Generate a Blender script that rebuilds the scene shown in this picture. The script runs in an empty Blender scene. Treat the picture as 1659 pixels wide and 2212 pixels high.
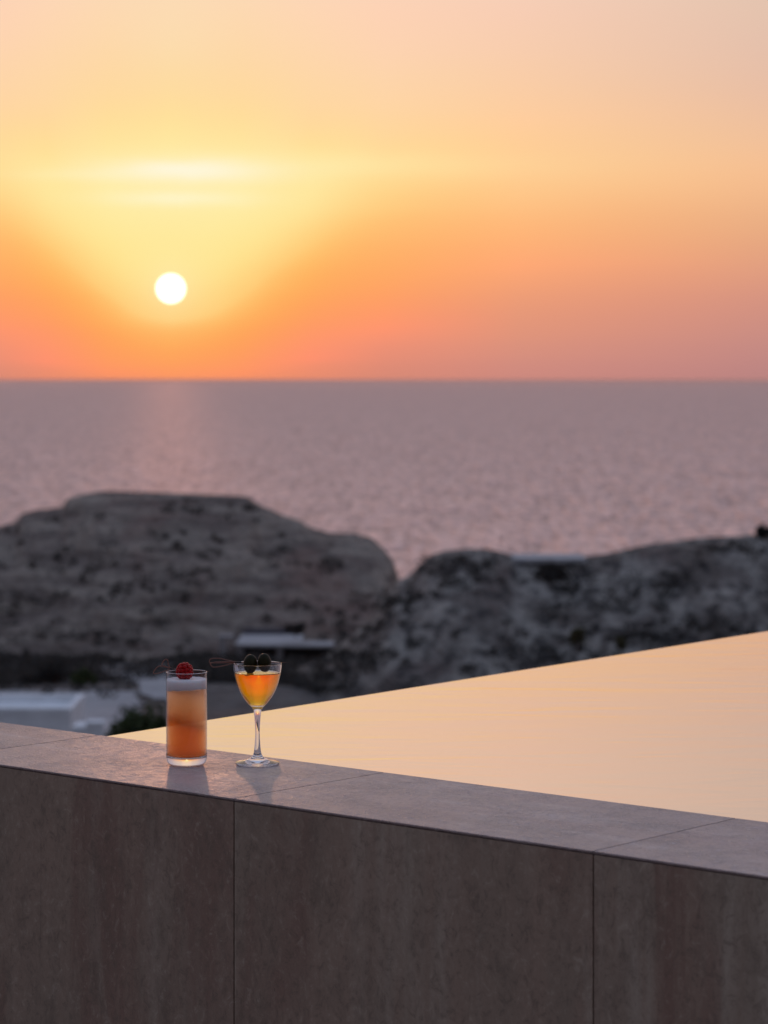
import bpy, bmesh, math, random
from mathutils import Vector, noise, Matrix
random.seed(7)
S = bpy.context.scene
C = S.collection
R = math.radians
F = 5635.0; CU = 829.5; HV = 820.0        # focal length, centre column and horizon row of the lens, in picture units 1659 wide
EYE = 0.574                                # eye height above the coping (z = 0)

# ------------------------------------------------------------------ helpers
def lin(c):
    return tuple(((x/255)/12.92 if x/255 <= .04045 else ((x/255+.055)/1.055)**2.4) for x in c)
def ray(u, v, dist):                       # a point in a surveyed direction at a real distance
    return Vector(((u-CU)/F*dist, dist, EYE-(v-HV)/F*dist))
def interp(pts, x):
    if x <= pts[0][0]:
        return pts[0][1]
    for (a, b), (c, d) in zip(pts, pts[1:]):
        if x <= c:
            t = (x-a)/(c-a); return b+(d-b)*t
    return pts[-1][1]
def sstep(a, b, x):
    t = max(0, min(1, (x-a)/(b-a))); return t*t*(3-2*t)
def obj(name, bm, mat, parent=None, smooth=False, loc=None):
    me = bpy.data.meshes.new(name)
    bm.normal_update(); bm.to_mesh(me); bm.free()
    me.materials.append(mat)
    if smooth:
        for p in me.polygons: p.use_smooth = True
    o = bpy.data.objects.new(name, me); C.objects.link(o)
    if parent: o.parent = parent
    if loc is not None: o.location = loc
    return o
def tag(o, label=None, cat=None, group=None, kind=None):
    if label: o['label'] = label
    if cat: o['category'] = cat
    if group: o['group'] = group
    if kind: o['kind'] = kind
    return o
def thing(name, loc, label, cat, rz=0, group=None):
    o = bpy.data.objects.new(name, None); C.objects.link(o)
    o.empty_display_size = .05
    o.location = loc; o.rotation_euler = (0, 0, rz)
    return tag(o, label, cat, group)
def box(bm, x0, x1, y0, y1, z0, z1, bev=0):
    r = bmesh.ops.create_cube(bm, size=1)
    for v in r['verts']:
        v.co = Vector((x0+(v.co.x+.5)*(x1-x0), y0+(v.co.y+.5)*(y1-y0), z0+(v.co.z+.5)*(z1-z0)))
    if bev:
        es = {e for v in r['verts'] for e in v.link_edges}
        bmesh.ops.bevel(bm, geom=list(es), offset=bev, segments=2, affect='EDGES')
    return bm
def lathe(bm, prof, n=96, closed=False):
    rings = []
    for r, z in prof:
        if r < 1e-7: rings.append([bm.verts.new((0, 0, z))])
        else: rings.append([bm.verts.new((r*math.cos(2*math.pi*k/n), r*math.sin(2*math.pi*k/n), z)) for k in range(n)])
    seq = list(zip(rings, rings[1:]))
    if closed: seq.append((rings[-1], rings[0]))
    for A, B in seq:
        for k in range(n):
            k2 = (k+1) % n
            if len(A) == 1 and len(B) == 1: continue
            if len(A) == 1: bm.faces.new((A[0], B[k2], B[k]))
            elif len(B) == 1: bm.faces.new((A[k], A[k2], B[0]))
            else: bm.faces.new((A[k], A[k2], B[k2], B[k]))
    bmesh.ops.recalc_face_normals(bm, faces=bm.faces[:])
    return bm
def catmull(P, n=8, closed=False):
    out = []; m = len(P)
    P = [Vector(p) for p in P]
    rng = range(m if closed else m-1)
    for i in rng:
        if closed: a, b, c, d = P[i-1], P[i], P[(i+1) % m], P[(i+2) % m]
        else: a, b, c, d = P[max(i-1, 0)], P[i], P[i+1], P[min(i+2, m-1)]
        for k in range(n):
            t = k/n
            out.append(.5*((2*b)+(c-a)*t+(2*a-5*b+4*c-d)*t*t+(3*b-a-3*c+d)*t**3))
    if not closed: out.append(P[-1])
    return out
def tube(bm, P, r, n=8, taper=None):
    up = Vector((0, 0, 1)); rings = []
    for i, p in enumerate(P):
        d = (P[min(i+1, len(P)-1)]-P[max(i-1, 0)]).normalized()
        s = d.cross(up if abs(d.z) < .95 else Vector((1, 0, 0))).normalized(); t = s.cross(d)
        rr = taper(i/(len(P)-1)) if taper else r
        rings.append([bm.verts.new(p+rr*(math.cos(a)*s+math.sin(a)*t)) for a in [2*math.pi*k/n for k in range(n)]])
    for A, B in zip(rings, rings[1:]):
        for k in range(n): bm.faces.new((A[k], A[(k+1) % n], B[(k+1) % n], B[k]))
    bm.faces.new(rings[0][::-1]); bm.faces.new(rings[-1])
    return bm

# ------------------------------------------------------------------ material helpers
class NT:
    def __init__(s, name):
        s.m = bpy.data.materials.new(name); s.m.use_nodes = True
        s.t = s.m.node_tree; s.t.nodes.clear()
        s.out = s.t.nodes.new('ShaderNodeOutputMaterial')
    def n(s, typ, **k):
        nd = s.t.nodes.new(typ)
        for a, b in k.items():
            if a[0] == '_':
                nd.inputs[a[1:].replace('_', ' ')].default_value = b
            else: setattr(nd, a, b)
        return nd
    def l(s, a, b): s.t.links.new(a, b)
    def coord(s, scale=(1, 1, 1), kind='Object'):
        tc = s.n('ShaderNodeTexCoord'); mp = s.n('ShaderNodeMapping')
        mp.inputs['Scale'].default_value = scale
        s.l(tc.outputs[kind], mp.inputs['Vector']); return mp.outputs[0]
    def noise(s, vec, scale, detail=4, rough=.55, dist=0, w=None):
        nd = s.n('ShaderNodeTexNoise'); nd.inputs['Scale'].default_value = scale
        nd.inputs['Detail'].default_value = detail; nd.inputs['Roughness'].default_value = rough
        nd.inputs['Distortion'].default_value = dist
        if w is not None:
            nd.noise_dimensions = '4D'; s.l(w, nd.inputs['W'])
        s.l(vec, nd.inputs['Vector']); return nd.outputs[0]
    def ramp(s, fac, stops, interp='LINEAR'):
        nd = s.n('ShaderNodeValToRGB'); cr = nd.color_ramp; cr.interpolation = interp
        while len(cr.elements) < len(stops): cr.elements.new(.5)
        for e, (p, c) in zip(cr.elements, stops):
            e.position = p
            if isinstance(c, (int, float)): c = (c, c, c)
            e.color = (*c, 1)
        s.l(fac, nd.inputs[0]); return nd.outputs[0]
    def mix(s, fac, a, b, blend='MIX'):
        nd = s.n('ShaderNodeMix', data_type='RGBA', blend_type=blend)
        for sock, val in ((nd.inputs[0], fac), (nd.inputs[6], a), (nd.inputs[7], b)):
            if isinstance(val, (int, float)): sock.default_value = val
            elif isinstance(val, tuple): sock.default_value = (*val, 1) if len(val) == 3 else val
            else: s.l(val, sock)
        return nd.outputs[2]
    def math(s, op, a, b=0.0, c=0.0, clamp=False):
        nd = s.n('ShaderNodeMath', operation=op); nd.use_clamp = clamp
        for i, v in enumerate((a, b, c)):
            if isinstance(v, (int, float)): nd.inputs[i].default_value = v
            else: s.l(v, nd.inputs[i])
        return nd.outputs[0]
    def mapr(s, v, a, b, c=0., d=1., smooth=True):
        nd = s.n('ShaderNodeMapRange'); nd.interpolation_type = 'SMOOTHSTEP' if smooth else 'LINEAR'
        s.l(v, nd.inputs[0])
        for i, x in zip((1, 2, 3, 4), (a, b, c, d)): nd.inputs[i].default_value = x
        return nd.outputs[0]
    def bump(s, h, strength, dist, normal=None):
        nd = s.n('ShaderNodeBump'); nd.inputs['Strength'].default_value = strength
        nd.inputs['Distance'].default_value = dist; s.l(h, nd.inputs['Height'])
        if normal: s.l(normal, nd.inputs['Normal'])
        return nd.outputs[0]
    def bsdf(s, color=(.5, .5, .5), rough=.5, metal=0, ior=1.5, trans=0, normal=None, **k):
        b = s.n('ShaderNodeBsdfPrincipled')
        for nm, v in (('Base Color', color), ('Roughness', rough), ('Metallic', metal), ('IOR', ior), ('Transmission Weight', trans)):
            if isinstance(v, tuple): b.inputs[nm].default_value = (*v, 1)
            elif isinstance(v, (int, float)): b.inputs[nm].default_value = v
            else: s.l(v, b.inputs[nm])
        if normal: s.l(normal, b.inputs['Normal'])
        for a, v in k.items(): b.inputs[a.replace('_', ' ')].default_value = v
        return b.outputs[0]
    def done(s, surf=None, vol=None):
        if surf: s.l(surf, s.out.inputs['Surface'])
        if vol: s.l(vol, s.out.inputs['Volume'])
        return s.m
    def rnd(s):
        return s.math('MULTIPLY', s.n('ShaderNodeObjectInfo').outputs['Random'], 60)

# ------------------------------------------------------------------ stone of the pool wall
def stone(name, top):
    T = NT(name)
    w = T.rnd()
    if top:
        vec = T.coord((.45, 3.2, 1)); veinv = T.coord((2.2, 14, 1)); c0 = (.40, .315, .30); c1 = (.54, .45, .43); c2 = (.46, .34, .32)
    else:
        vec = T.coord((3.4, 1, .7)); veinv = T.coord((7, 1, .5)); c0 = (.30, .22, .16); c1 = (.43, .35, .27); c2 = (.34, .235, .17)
    big = T.noise(vec, 2.2, 5, .6, .6, w)
    vein = T.noise(veinv, 1.5, 6, .65, .4, w)
    fine = T.noise(T.coord((1, 1, 1)), 60, 6, .7, 0, w)
    grain = T.noise(T.coord((1, 1, 1)), 420, 3, .7, 0, w)
    col = T.mix(T.mapr(big, .35, .62), c0, c2)
    col = T.mix(T.math('MULTIPLY', T.mapr(vein, .46, .70), .8 if top else .92), col, c1)
    red = T.noise(T.coord((.9, 2, 1) if top else (3.0, 1, .35)), 1.9, 5, .62, 1.0, T.math('ADD', w, 9))
    col = T.mix(T.math('MULTIPLY', T.mapr(red, .50, .62), .35 if top else .88), col, (.40, .26, .24) if top else (.26, .155, .112))
    mot = T.noise(T.coord((1, 1, 1) if top else (1, 1, .45)), 9 if top else 22, 7, .74, .5, w)
    col = T.mix(T.math('MULTIPLY', T.mapr(mot, .47, .70), .6), col, tuple(x*.62 for x in c0))
    if top: col = T.mix(T.math('MULTIPLY', T.mapr(fine, .56, .74), .5), col, tuple(x*1.35 for x in c1))
    gr2 = T.noise(T.coord((1, 1, 1) if top else (1.1, 1, .85)), 120 if top else 60, 8, .8, .9, w)
    col = T.mix(T.math('MULTIPLY', T.mapr(gr2, .38, .5, 1, 0), .55), col, tuple(x*.55 for x in c0))
    col = T.mix(T.math('MULTIPLY', T.mapr(gr2, .52, .66), .45), col, tuple(x*1.2 for x in c1))
    if not top:
        ln = T.noise(T.coord((30, 1, 1.1)), 1.3, 5, .6, .5, T.math('ADD', w, 4))
        col = T.mix(T.math('MULTIPLY', T.mapr(ln, .62, .76), .35), col, tuple(x*.5 for x in c0))
    # pits of the travertine
    pit = T.noise(T.coord((90, 260, 1) if top else (260, 1, 60)), 1, 3, .6, .2, w)
    pm = T.mapr(pit, .69, .75)
    col = T.mix(T.math('MULTIPLY', pm, .6), col, tuple(x*.35 for x in c0))
    if top:
        rg = T.math('ADD', T.mapr(mot, .35, .7, .40, .46), T.math('MULTIPLY', T.mapr(fine, .4, .7), .12))
        h = T.math('ADD', T.math('MULTIPLY', fine, .8), T.math('MULTIPLY', grain, .25))
        h = T.math('SUBTRACT', h, T.math('MULTIPLY', pm, .8))
        nrm = T.bump(h, .35, .003)
        sp_ = T.mapr(T.noise(T.coord((1, 1.4, 1)), 130, 3, .6, .5, w), .5, .68)
        nrm = T.bump(T.math('MULTIPLY', sp_, T.mapr(mot, .4, .6, .25, 1)), .8, .0024, nrm)
        col = T.mix(T.math('MULTIPLY', T.math('MULTIPLY', sp_, T.mapr(mot, .42, .58, .15, 1)), .55), col, (.78, .70, .66))  # bright glints of the speckle also painted pale into the stone colour
        return T.done(T.bsdf(col, rg, ior=1.5, normal=nrm))
    h = T.math('SUBTRACT', T.math('ADD', T.math('MULTIPLY', vein, .5), T.math('MULTIPLY', fine, .5)), pm)
    return T.done(T.bsdf(col, .62, ior=1.45, normal=T.bump(h, .35, .003)))
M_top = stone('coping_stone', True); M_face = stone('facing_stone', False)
def plain(name, col, rough=.6, metal=0, nscale=20, amt=.25, **k):
    T = NT(name)
    nz = T.noise(T.coord(), nscale, 5, .6)
    c = T.mix(T.mapr(nz, .35, .65), tuple(x*(1-amt) for x in col), tuple(min(1, x*(1+amt)) for x in col))
    return T.done(T.bsdf(c, rough, metal, normal=T.bump(nz, .2, .01), **k))
M_grout = plain('dark_grout', (.03, .026, .025), .9)

# ------------------------------------------------------------------ pool wall: coping slabs on top, facing panels below
AX = math.atan2(-.6546, .756)
O0 = Vector((-.206, 3.574, 0)); WH = .95; PITCH = .609; WB = .316
def W(a, b, z=0):
    return O0+Vector((.756*a+.6546*b, -.6546*a+.756*b, z))
wall = thing('pool_wall', (O0.x, O0.y, -WH), 'low brown travertine wall with smooth coping slabs along the pool, both cocktails standing on it', 'wall', AX)
def prism(bm, prof, a0, a1, bev=0):
    A = [bm.verts.new((a0, y, z)) for y, z in prof]; B = [bm.verts.new((a1, y, z)) for y, z in prof]
    n = len(prof)
    for k in range(n): bm.faces.new((A[k], A[(k+1) % n], B[(k+1) % n], B[k]))
    bm.faces.new(A[::-1]); bm.faces.new(B)
    bmesh.ops.recalc_face_normals(bm, faces=bm.faces[:])
    if bev: bmesh.ops.bevel(bm, geom=bm.edges[:], offset=bev, segments=2, affect='EDGES')
    return bm
G = .0009
for k in range(-5, 4):
    a0, a1 = k*PITCH+G, (k+1)*PITCH-G
    bm = bmesh.new(); prism(bm, [(0, 0), (0, -.0016), (.0105, -.012), (WB, -.012), (WB, 0)], 0, a1-a0, .0005)
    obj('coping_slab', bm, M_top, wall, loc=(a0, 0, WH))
    bm = bmesh.new(); prism(bm, [(.0006, -.0042), (.011, -.0152), (.011, -WH), (.0006, -WH)], 0, a1-a0, .0004)
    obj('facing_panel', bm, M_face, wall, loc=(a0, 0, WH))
bm = bmesh.new(); box(bm, -5*PITCH, 4*PITCH, .0125, WB-.004, -WH+.001, -.0135)
obj('core', bm, M_grout, wall, loc=(0, 0, WH))

# ------------------------------------------------------------------ pool: basin and water
EA = -.609
def E(t): return (EA-.0675*t, WB+.9977*t)          # the overflow edge, in wall coordinates
bm = bmesh.new()
poly = [(EA, WB+.001), (3.6, WB+.001), (7, WB+.001), (7, 9), E(8.7)]
lo = [bm.verts.new(W(a, b, -1.9)) for a, b in poly]; hi = [bm.verts.new(W(a, b, -.012)) for a, b in poly]
n = len(poly)
for k in range(n): bm.faces.new((lo[k], lo[(k+1) % n], hi[(k+1) % n], hi[k]))
bm.faces.new(lo[::-1]); bm.faces.new(hi)
pool = thing('pool', W(EA, WB, -1.9), 'raised infinity pool basin with a knife-thin overflow edge above the rocky hills', 'pool')
b_o = obj('basin', bm, plain('basin_tile', (.16, .15, .15), .5, nscale=8), pool); b_o.location = -pool.location

T = NT('pool_water')
v1 = T.coord((1, 1, 1))
mp = T.n('ShaderNodeMapping'); mp.inputs['Rotation'].default_value = (0, 0, R(8)); mp.inputs['Scale'].default_value = (2.2, 7.5, 1); T.l(v1, mp.inputs[0])
h1 = T.noise(mp.outputs[0], 1.3, 3, .5, .6)
mp2 = T.n('ShaderNodeMapping'); mp2.inputs['Rotation'].default_value = (0, 0, R(-6)); mp2.inputs['Scale'].default_value = (9, 34, 1); T.l(v1, mp2.inputs[0])
h2 = T.noise(mp2.outputs[0], 1.2, 3, .5, .4)
nrm = T.bump(h1, .4, .003); nrm = T.bump(h2, .4, .0005, nrm)
wat = T.bsdf((.16, .15, .15), .03, ior=1.33, normal=nrm)
gl = T.n('ShaderNodeBsdfGlossy'); gl.inputs['Color'].default_value = (.97, .92, .885, 1); gl.inputs['Roughness'].default_value = .05; T.l(nrm, gl.inputs['Normal'])
ms = T.n('ShaderNodeMixShader'); ms.inputs[0].default_value = .70; T.l(wat, ms.inputs[1]); T.l(gl.outputs[0], ms.inputs[2])
M_pool = T.done(ms.outputs[0])
bm = bmesh.new()
WZ = -.0035
pts = [(EA+.0005, WB+.0015), (3.6, WB+.0015), (7, WB+.0015), (7, 9), E(8.7)]
top = [bm.verts.new(W(a, b, WZ)) for a, b in pts]
bm.faces.new(top)
# the water rolls over the thin edge and runs down the outside of the basin
prev = [top[0], top[-1]]
for dx, dz in ((.003, -.0008), (.006, -.003), (.008, -.008), (.009, -.02), (.009, -1.85)):
    cur = [bm.verts.new(W(pts[0][0]-dx, pts[0][1], WZ+dz)), bm.verts.new(W(pts[-1][0]-dx, pts[-1][1], WZ+dz))]
    bm.faces.new((prev[0], prev[1], cur[1], cur[0])); prev = cur
bmesh.ops.recalc_face_normals(bm, faces=bm.faces[:])
obj('pool_water', bm, M_pool)['kind'] = 'structure'

# ------------------------------------------------------------------ deck on the near side
bm = bmesh.new(); box(bm, -14, 14, -14, -.0005, -.2, 0)
dk = obj('deck', bm, plain('deck_stone', (.16, .13, .12), .7, nscale=3)); dk.location = (O0.x, O0.y, -WH); dk.rotation_euler = (0, 0, AX); dk['kind'] = 'structure'

# ------------------------------------------------------------------ sea
SEA = -46.0
T = NT('sea')
v = T.coord((1, 1, 1))
def sm(sx, sy, rz, sc, det):
    m = T.n('ShaderNodeMapping'); m.inputs['Scale'].default_value = (sx, sy, 1); m.inputs['Rotation'].default_value = (0, 0, R(rz)); T.l(v, m.inputs[0])
    return T.noise(m.outputs[0], sc, det, .6, .3)
a = sm(1, .16, 5, .32, 4); b = sm(1, .2, -4, .06, 4)
nrm = T.bump(a, 1, 10); nrm = T.bump(b, 1, 24, nrm)
sea1 = T.bsdf(T.mix(T.mapr(b, .35, .65), (.17, .105, .10), (.27, .17, .16)), .6, ior=1.34, normal=nrm)  # pink of the dusk light is put into the sea's base colour
gl = T.n('ShaderNodeBsdfGlossy'); gl.inputs['Color'].default_value = (1, .76, .69, 1); gl.inputs['Roughness'].default_value = .60; T.l(nrm, gl.inputs['Normal'])
ms = T.n('ShaderNodeMixShader'); T.l(T.math('MULTIPLY', T.mapr(a, .38, .60, .55, 1.0), T.mapr(b, .3, .65, .88, 1.0)), ms.inputs[0]); T.l(sea1, ms.inputs[1]); T.l(gl.outputs[0], ms.inputs[2])
M_sea = T.done(ms.outputs[0])
bm = bmesh.new()
rs = [0, 300, 900, 2500, 8000, 24000, 60000, 129000]
prev = None; NSEG = 96
for r in rs:
    cur = [bm.verts.new((r*math.sin(2*math.pi*k/NSEG), r*math.cos(2*math.pi*k/NSEG), SEA)) for k in range(NSEG)] if r else [bm.verts.new((0, 0, SEA))]
    if prev:
        for k in range(NSEG):
            if len(prev) == 1: bm.faces.new((prev[0], cur[(k+1) % NSEG], cur[k]))
            else: bm.faces.new((prev[k], prev[(k+1) % NSEG], cur[(k+1) % NSEG], cur[k]))
    prev = cur
for f in bm.faces:
    if f.normal.z < 0: f.normal_flip()
bmesh.ops.recalc_face_normals(bm, faces=bm.faces[:])
obj('sea', bm, M_sea)['kind'] = 'structure'

# ------------------------------------------------------------------ land
def land_mat(name, pale, dark, red, shrub, s=1.0, redamt=.5, shr=(.5, .6), strata=(.55, .55, 2.0), dist=.6):
    T = NT(name); v = T.coord((1, 1, 1)); vl = T.coord(strata)
    v = T.coord((1, .45, 1.5)); big = T.noise(v, .075*s, 5, .6, .5); mid = T.noise(vl, .30*s, 6, .68, dist); fine = T.noise(v, 1.7*s, 5, .7, .2)
    col = T.mix(T.mapr(mid, .38, .62), dark, pale)
    col = T.mix(T.math('MULTIPLY', T.mapr(big, .48, .66), redamt), col, red)
    spot = T.noise(v, .85*s, 5, .68, .3)
    col = T.mix(T.math('MULTIPLY', T.mapr(spot, shr[0], shr[1]), .78), col, shrub)
    col = T.mix(T.math('MULTIPLY', T.mapr(fine, .45, .7), .55), col, tuple(x*.55 for x in dark))
    h = T.math('ADD', T.math('MULTIPLY', mid, 1.0), T.math('MULTIPLY', fine, .35))
    return T.done(T.bsdf(col, .92, ior=1.3, normal=T.bump(h, .8, 1.2/s)))
M_h1 = land_mat('headland_rock', (.37, .305, .25), (.18, .14, .12), (.24, .13, .105), (.08, .062, .052), 1.0, .5, (.52, .68), (.35, .35, 3.2), .35)
M_h2 = land_mat('near_hill_rock', (.37, .335, .295), (.14, .118, .105), (.18, .08, .07), (.028, .026, .028), 1.0, .25, (.49, .60), (.9, .3, 1.6), .5)
M_ter = land_mat('valley_earth', (.17, .16, .155), (.10, .09, .088), (.13, .09, .075), (.035, .03, .03), 1.3, .3, (.52, .62))

ridge1 = [(-900, 1330), (-500, 1235), (-200, 1165), (0, 1136), (32, 1127), (48, 1108), (80, 1100), (136, 1095), (144, 1079), (181, 1068), (240, 1064), (373, 1064), (507, 1071),
          (533, 1075), (560, 1092), (603, 1111), (645, 1124), (667, 1140), (709, 1151), (768, 1153), (800, 1161), (832, 1188), (848, 1209), (856, 1231), (862, 1250), (885, 1320), (960, 1400), (1050, 1460)]
ridge2 = [(300, 1620), (400, 1560), (500, 1505), (600, 1462), (690, 1425), (740, 1390), (795, 1340), (825, 1296), (862, 1251), (886, 1240), (907, 1216), (929, 1200), (961, 1190), (1014, 1187),
          (1062, 1189), (1094, 1198), (1110, 1206), (1254, 1206), (1334, 1192), (1414, 1176), (1521, 1163), (1627, 1155), (1659, 1152), (1900, 1128), (2400, 1120), (3000, 1180)]
base = [(5, -2.4), (25, -6.2), (60, -9.8), (95, -13.6), (160, -18.6), (235, -25.0), (300, -31), (380, -50)]
def terrain_z(x, y):
    r = y; u = CU+F*x/max(y, 1)
    z = interp(base, r)
    z -= 3.6*sstep(600, 1000, u)*sstep(70, 130, r)*(1-sstep(190, 240, r))
    z += .35*noise.fractal(Vector((x*.05, y*.05, 3)), 1, 2, 4)*min(1, r/60)
    return z
def grid_mesh(name, us, rows, fn, mat):
    bm = bmesh.new(); V = [[bm.verts.new(fn(u, s)) for s in rows] for u in us]
    for i in range(len(us)-1):
        for j in range(len(rows)-1):
            bm.faces.new((V[i][j], V[i+1][j], V[i+1][j+1], V[i][j+1]))
    bmesh.ops.recalc_face_normals(bm, faces=bm.faces[:])
    if sum(f.normal.z for f in bm.faces) < 0:
        for f in bm.faces: f.normal_flip()
    o = obj(name, bm, mat, smooth=True); o['kind'] = 'structure'; return o
rr_ = [5, 8, 12, 18, 25, 35, 45, 55]+[60+2*k for k in range(0, 100)]+[270, 300, 340, 380]
def f_ter(u, r):
    x = (u-CU)/F*r; return Vector((x, r, terrain_z(x, r)))
terrain = grid_mesh('terrain', [-5000+40*k for k in range(105)]+[-800+12*k for k in range(150)]+[1000+25*k for k in range(60)]+[2500+60*k for k in range(80)], rr_, f_ter, M_ter)
def hill_fn(ridge, r0, w_front, w_back, z_foot, amp, pw, seed, wobble, zs=.35):
    def f(u, s):                                   # s: -1 back foot, 0 ridge, 1 front foot
        rr = r0+wobble*noise.noise(Vector((u*.006, seed, 0)))
        zr = EYE-(interp(ridge, u)-HV)/F*rr
        if s >= 0: r = rr-s*w_front; zf = min(z_foot, zr-1)
        else: r = rr-s*w_back; zf = SEA-2
        a = abs(s)
        sh = (1-math.cos(min(a, 1)*math.pi/2)**pw)*.5+a*.5 if s >= 0 else a**1.4
        z = zr+(zf-zr)*sh
        x = (u-CU)/F*r
        k = min(1, .18+a*4)
        q = Vector((x*.11, r*(.11 if zs > .1 else .045), z*.22+seed))
        d = noise.fractal(q, .9, 2.1, 5)
        d2 = noise.ridged_multi_fractal(Vector((x*.05+9, r*.05, z*zs+seed)), 1.0, 2.0, 4, 1.0, 2.0)-1.1
        z += amp*k*(d*.9+.45*d2)
        rock = noise.fractal(Vector((x*.6, r*.6, z*.9)), .9, 2, 3)
        z += .16*amp*min(1, .35+a*3)*rock
        return Vector((x, r+amp*k*.9*noise.noise(q*1.7), z))
    return f
f1 = hill_fn(ridge1, 285, 42, 90, -25.6, 1.15, 1.0, 3.1, 6)
f2 = hill_fn(ridge2, 182, 32, 70, -20.6, .8, 1.0, 8.7, 5, .05)
rows = [-1+.1*k for k in range(9)]+[-.12, -.06, -.03]+[.0+.0125*k for k in range(81)]
hill1 = grid_mesh('hill', [-900+12*k for k in range(66)]+[-105+4.5*k for k in range(258)], rows, f1, M_h1)
hill2 = grid_mesh('hill', [300+6*k for k in range(240)]+[1750+14*k for k in range(90)], rows, f2, M_h2)

# ------------------------------------------------------------------ scrub (uncountable) on the slopes
def leaf_mat(name, a, b, tr=.25):
    T = NT(name); nz = T.noise(T.coord(), 3.0, 4, .6)
    col = T.mix(T.mapr(nz, .35, .65), a, b)
    d = T.n('ShaderNodeBsdfPrincipled'); T.l(col, d.inputs['Base Color']); d.inputs['Roughness'].default_value = .7
    t = T.n('ShaderNodeBsdfTranslucent'); T.l(col, t.inputs[0])
    m = T.n('ShaderNodeMixShader'); m.inputs[0].default_value = tr; T.l(d.outputs[0], m.inputs[1]); T.l(t.outputs[0], m.inputs[2])
    return T.done(m.outputs[0])
M_scrub = leaf_mat('scrub_leaves', (.028, .026, .024), (.055, .048, .04))
M_green = leaf_mat('green_leaves', (.022, .036, .010), (.07, .10, .025))
M_yel = leaf_mat('yellow_leaves', (.06, .055, .02), (.11, .09, .03))
M_wood = plain('wood', (.08, .06, .05), .9)
def leaves(bm, c, rx, rz, n, ls, rng):
    for _ in range(n):
        d = Vector((rng.gauss(0, 1), rng.gauss(0, 1), rng.gauss(0, 1)+.35)).normalized()*(rng.random()**.35)
        p = c+Vector((d.x*rx, d.y*rx, d.z*rz))
        a = Vector((rng.gauss(0, 1), rng.gauss(0, 1), rng.gauss(0, 1))).normalized()
        b_ = a.cross(Vector((rng.gauss(0, 1), rng.gauss(0, 1), rng.gauss(0, 1)))).normalized()
        s = ls*rng.uniform(.6, 1.4)
        bm.faces.new([bm.verts.new(p+s*(i*a+j*b_*.55)) for i, j in ((-1, 0), (0, -1), (1, 0), (0, 1))])
rng = random.Random(5)
# where the scrub is thick (+) or absent (-) on the near hill
PATCH = [(1000, 1232, 90, 30, 1), (1215, 1262, 75, 36, 1), (870, 1300, 40, 60, 1), (1330, 1300, 60, 22, 1), (1500, 1260, 50, 12, 1), (1340, 1400, 190, 40, 1), (1560, 1370, 130, 36, 1), (700, 1450, 120, 50, 1), (1130, 1420, 70, 18, 1),
         (985, 1320, 90, 42, -1), (1090, 1370, 90, 40, -1), (1130, 1290, 60, 26, -1), (1480, 1310, 100, 36, -1), (1600, 1240, 60, 40, -1)]
bm = bmesh.new()
for hill, dens, thr, rad, sz in ((hill1, .016, .04, (.4, 1.2), .17), (hill2, .03, -.02, (.3, .9), .13)):
    for p in hill.data.vertices:
        if p.normal.z < .1: continue
        uu = CU+F*p.co.x/p.co.y; vv = HV+F*(EYE-p.co.z)/p.co.y
        if vv < interp(ridge1 if hill is hill1 else ridge2, uu)+16: continue
        q = p.co
        nz = noise.fractal(q*.09, 1, 2, 3)+.6*noise.noise(q*.4)
        if hill is hill1: nz += 1.6*sstep(-19.5, -23.5, q.z)
        pb_ = 0
        if hill is hill2:
            for (cu, cv_, su, sv, w_) in PATCH:
                if ((uu-cu)/su)**2+((vv-cv_)/sv)**2 < 1+.5*noise.noise(q*.5): pb_ = w_
            if pb_ > 0: nz = 2
            if pb_ < 0: nz = -2
        if rng.random() < dens*(1 if nz > thr else .12)*(2.4 if pb_ > 0 else 1):
            rr = rng.uniform(*rad)
            leaves(bm, q+Vector((0, 0, rr*.2)), rr, rr*.6, int(16+24*rr), sz, rng)
for _ in range(4200):                                # valley floor band
    u = rng.uniform(-700, 1200); r = rng.uniform(150, 248)
    x = (u-CU)/F*r; z = terrain_z(x, r); v_ = HV+(EYE-z)*F/r
    nz = noise.fractal(Vector((x*.07, r*.05, 1)), 1, 2, 3)
    jr = 14*noise.noise(Vector((x*.12, r*.1, 7))); keep = nz > -.3 if r+jr > 172 else nz > .38
    ju = 60*noise.noise(Vector((x*.2, r*.06, 2)))
    if 235+ju < u < 395+ju and 1422+ju*.3 < v_ < 1500: keep = rng.random() < .06
    if v_ > 1480+ju*.35 and u < 330: keep = rng.random() < .05
    if keep:
        rr = rng.uniform(.35, 1.15)
        leaves(bm, Vector((x, r, z+rr*.25)), rr, rr*.7, int(18+30*rr), .16, rng)
tag(obj('scrub', bm, M_scrub), 'dark low scrub scattered over the rocky slopes and the valley', 'scrub', kind='stuff')

def bush(loc, rx, rz, nblob, nl, ls, mat, label, seed, name='shrub'):
    rg = random.Random(seed)
    t = thing(name, loc, label, 'shrub')
    bm = bmesh.new()
    for k in range(nblob):
        a = rg.uniform(0, 6.28); q = rg.random()**.6
        c = Vector((math.cos(a)*rx*q*.75, math.sin(a)*rx*q*.75, rz*rg.uniform(.35, .85)*(1-.35*q)+rz*.05))
        leaves(bm, c, rx*rg.uniform(.28, .5), rz*rg.uniform(.2, .36), nl, ls, rg)
    obj('foliage', bm, mat, t)
    bm = bmesh.new()
    for k in range(5):
        a = rg.uniform(0, 6.28); e = Vector((math.cos(a)*rx*.5, math.sin(a)*rx*.5, rz*.7))
        tube(bm, [Vector((0, 0, -.2)), e*.4+Vector((0, 0, .1)), e], .04, 6, lambda s: .05*rz*(1-.8*s)+.005)
    obj('stem', bm, M_wood, t)
    return t
def ground_at(u, r): 
    x = (u-CU)/F*r; return Vector((x, r, terrain_z(x, r)))
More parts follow.
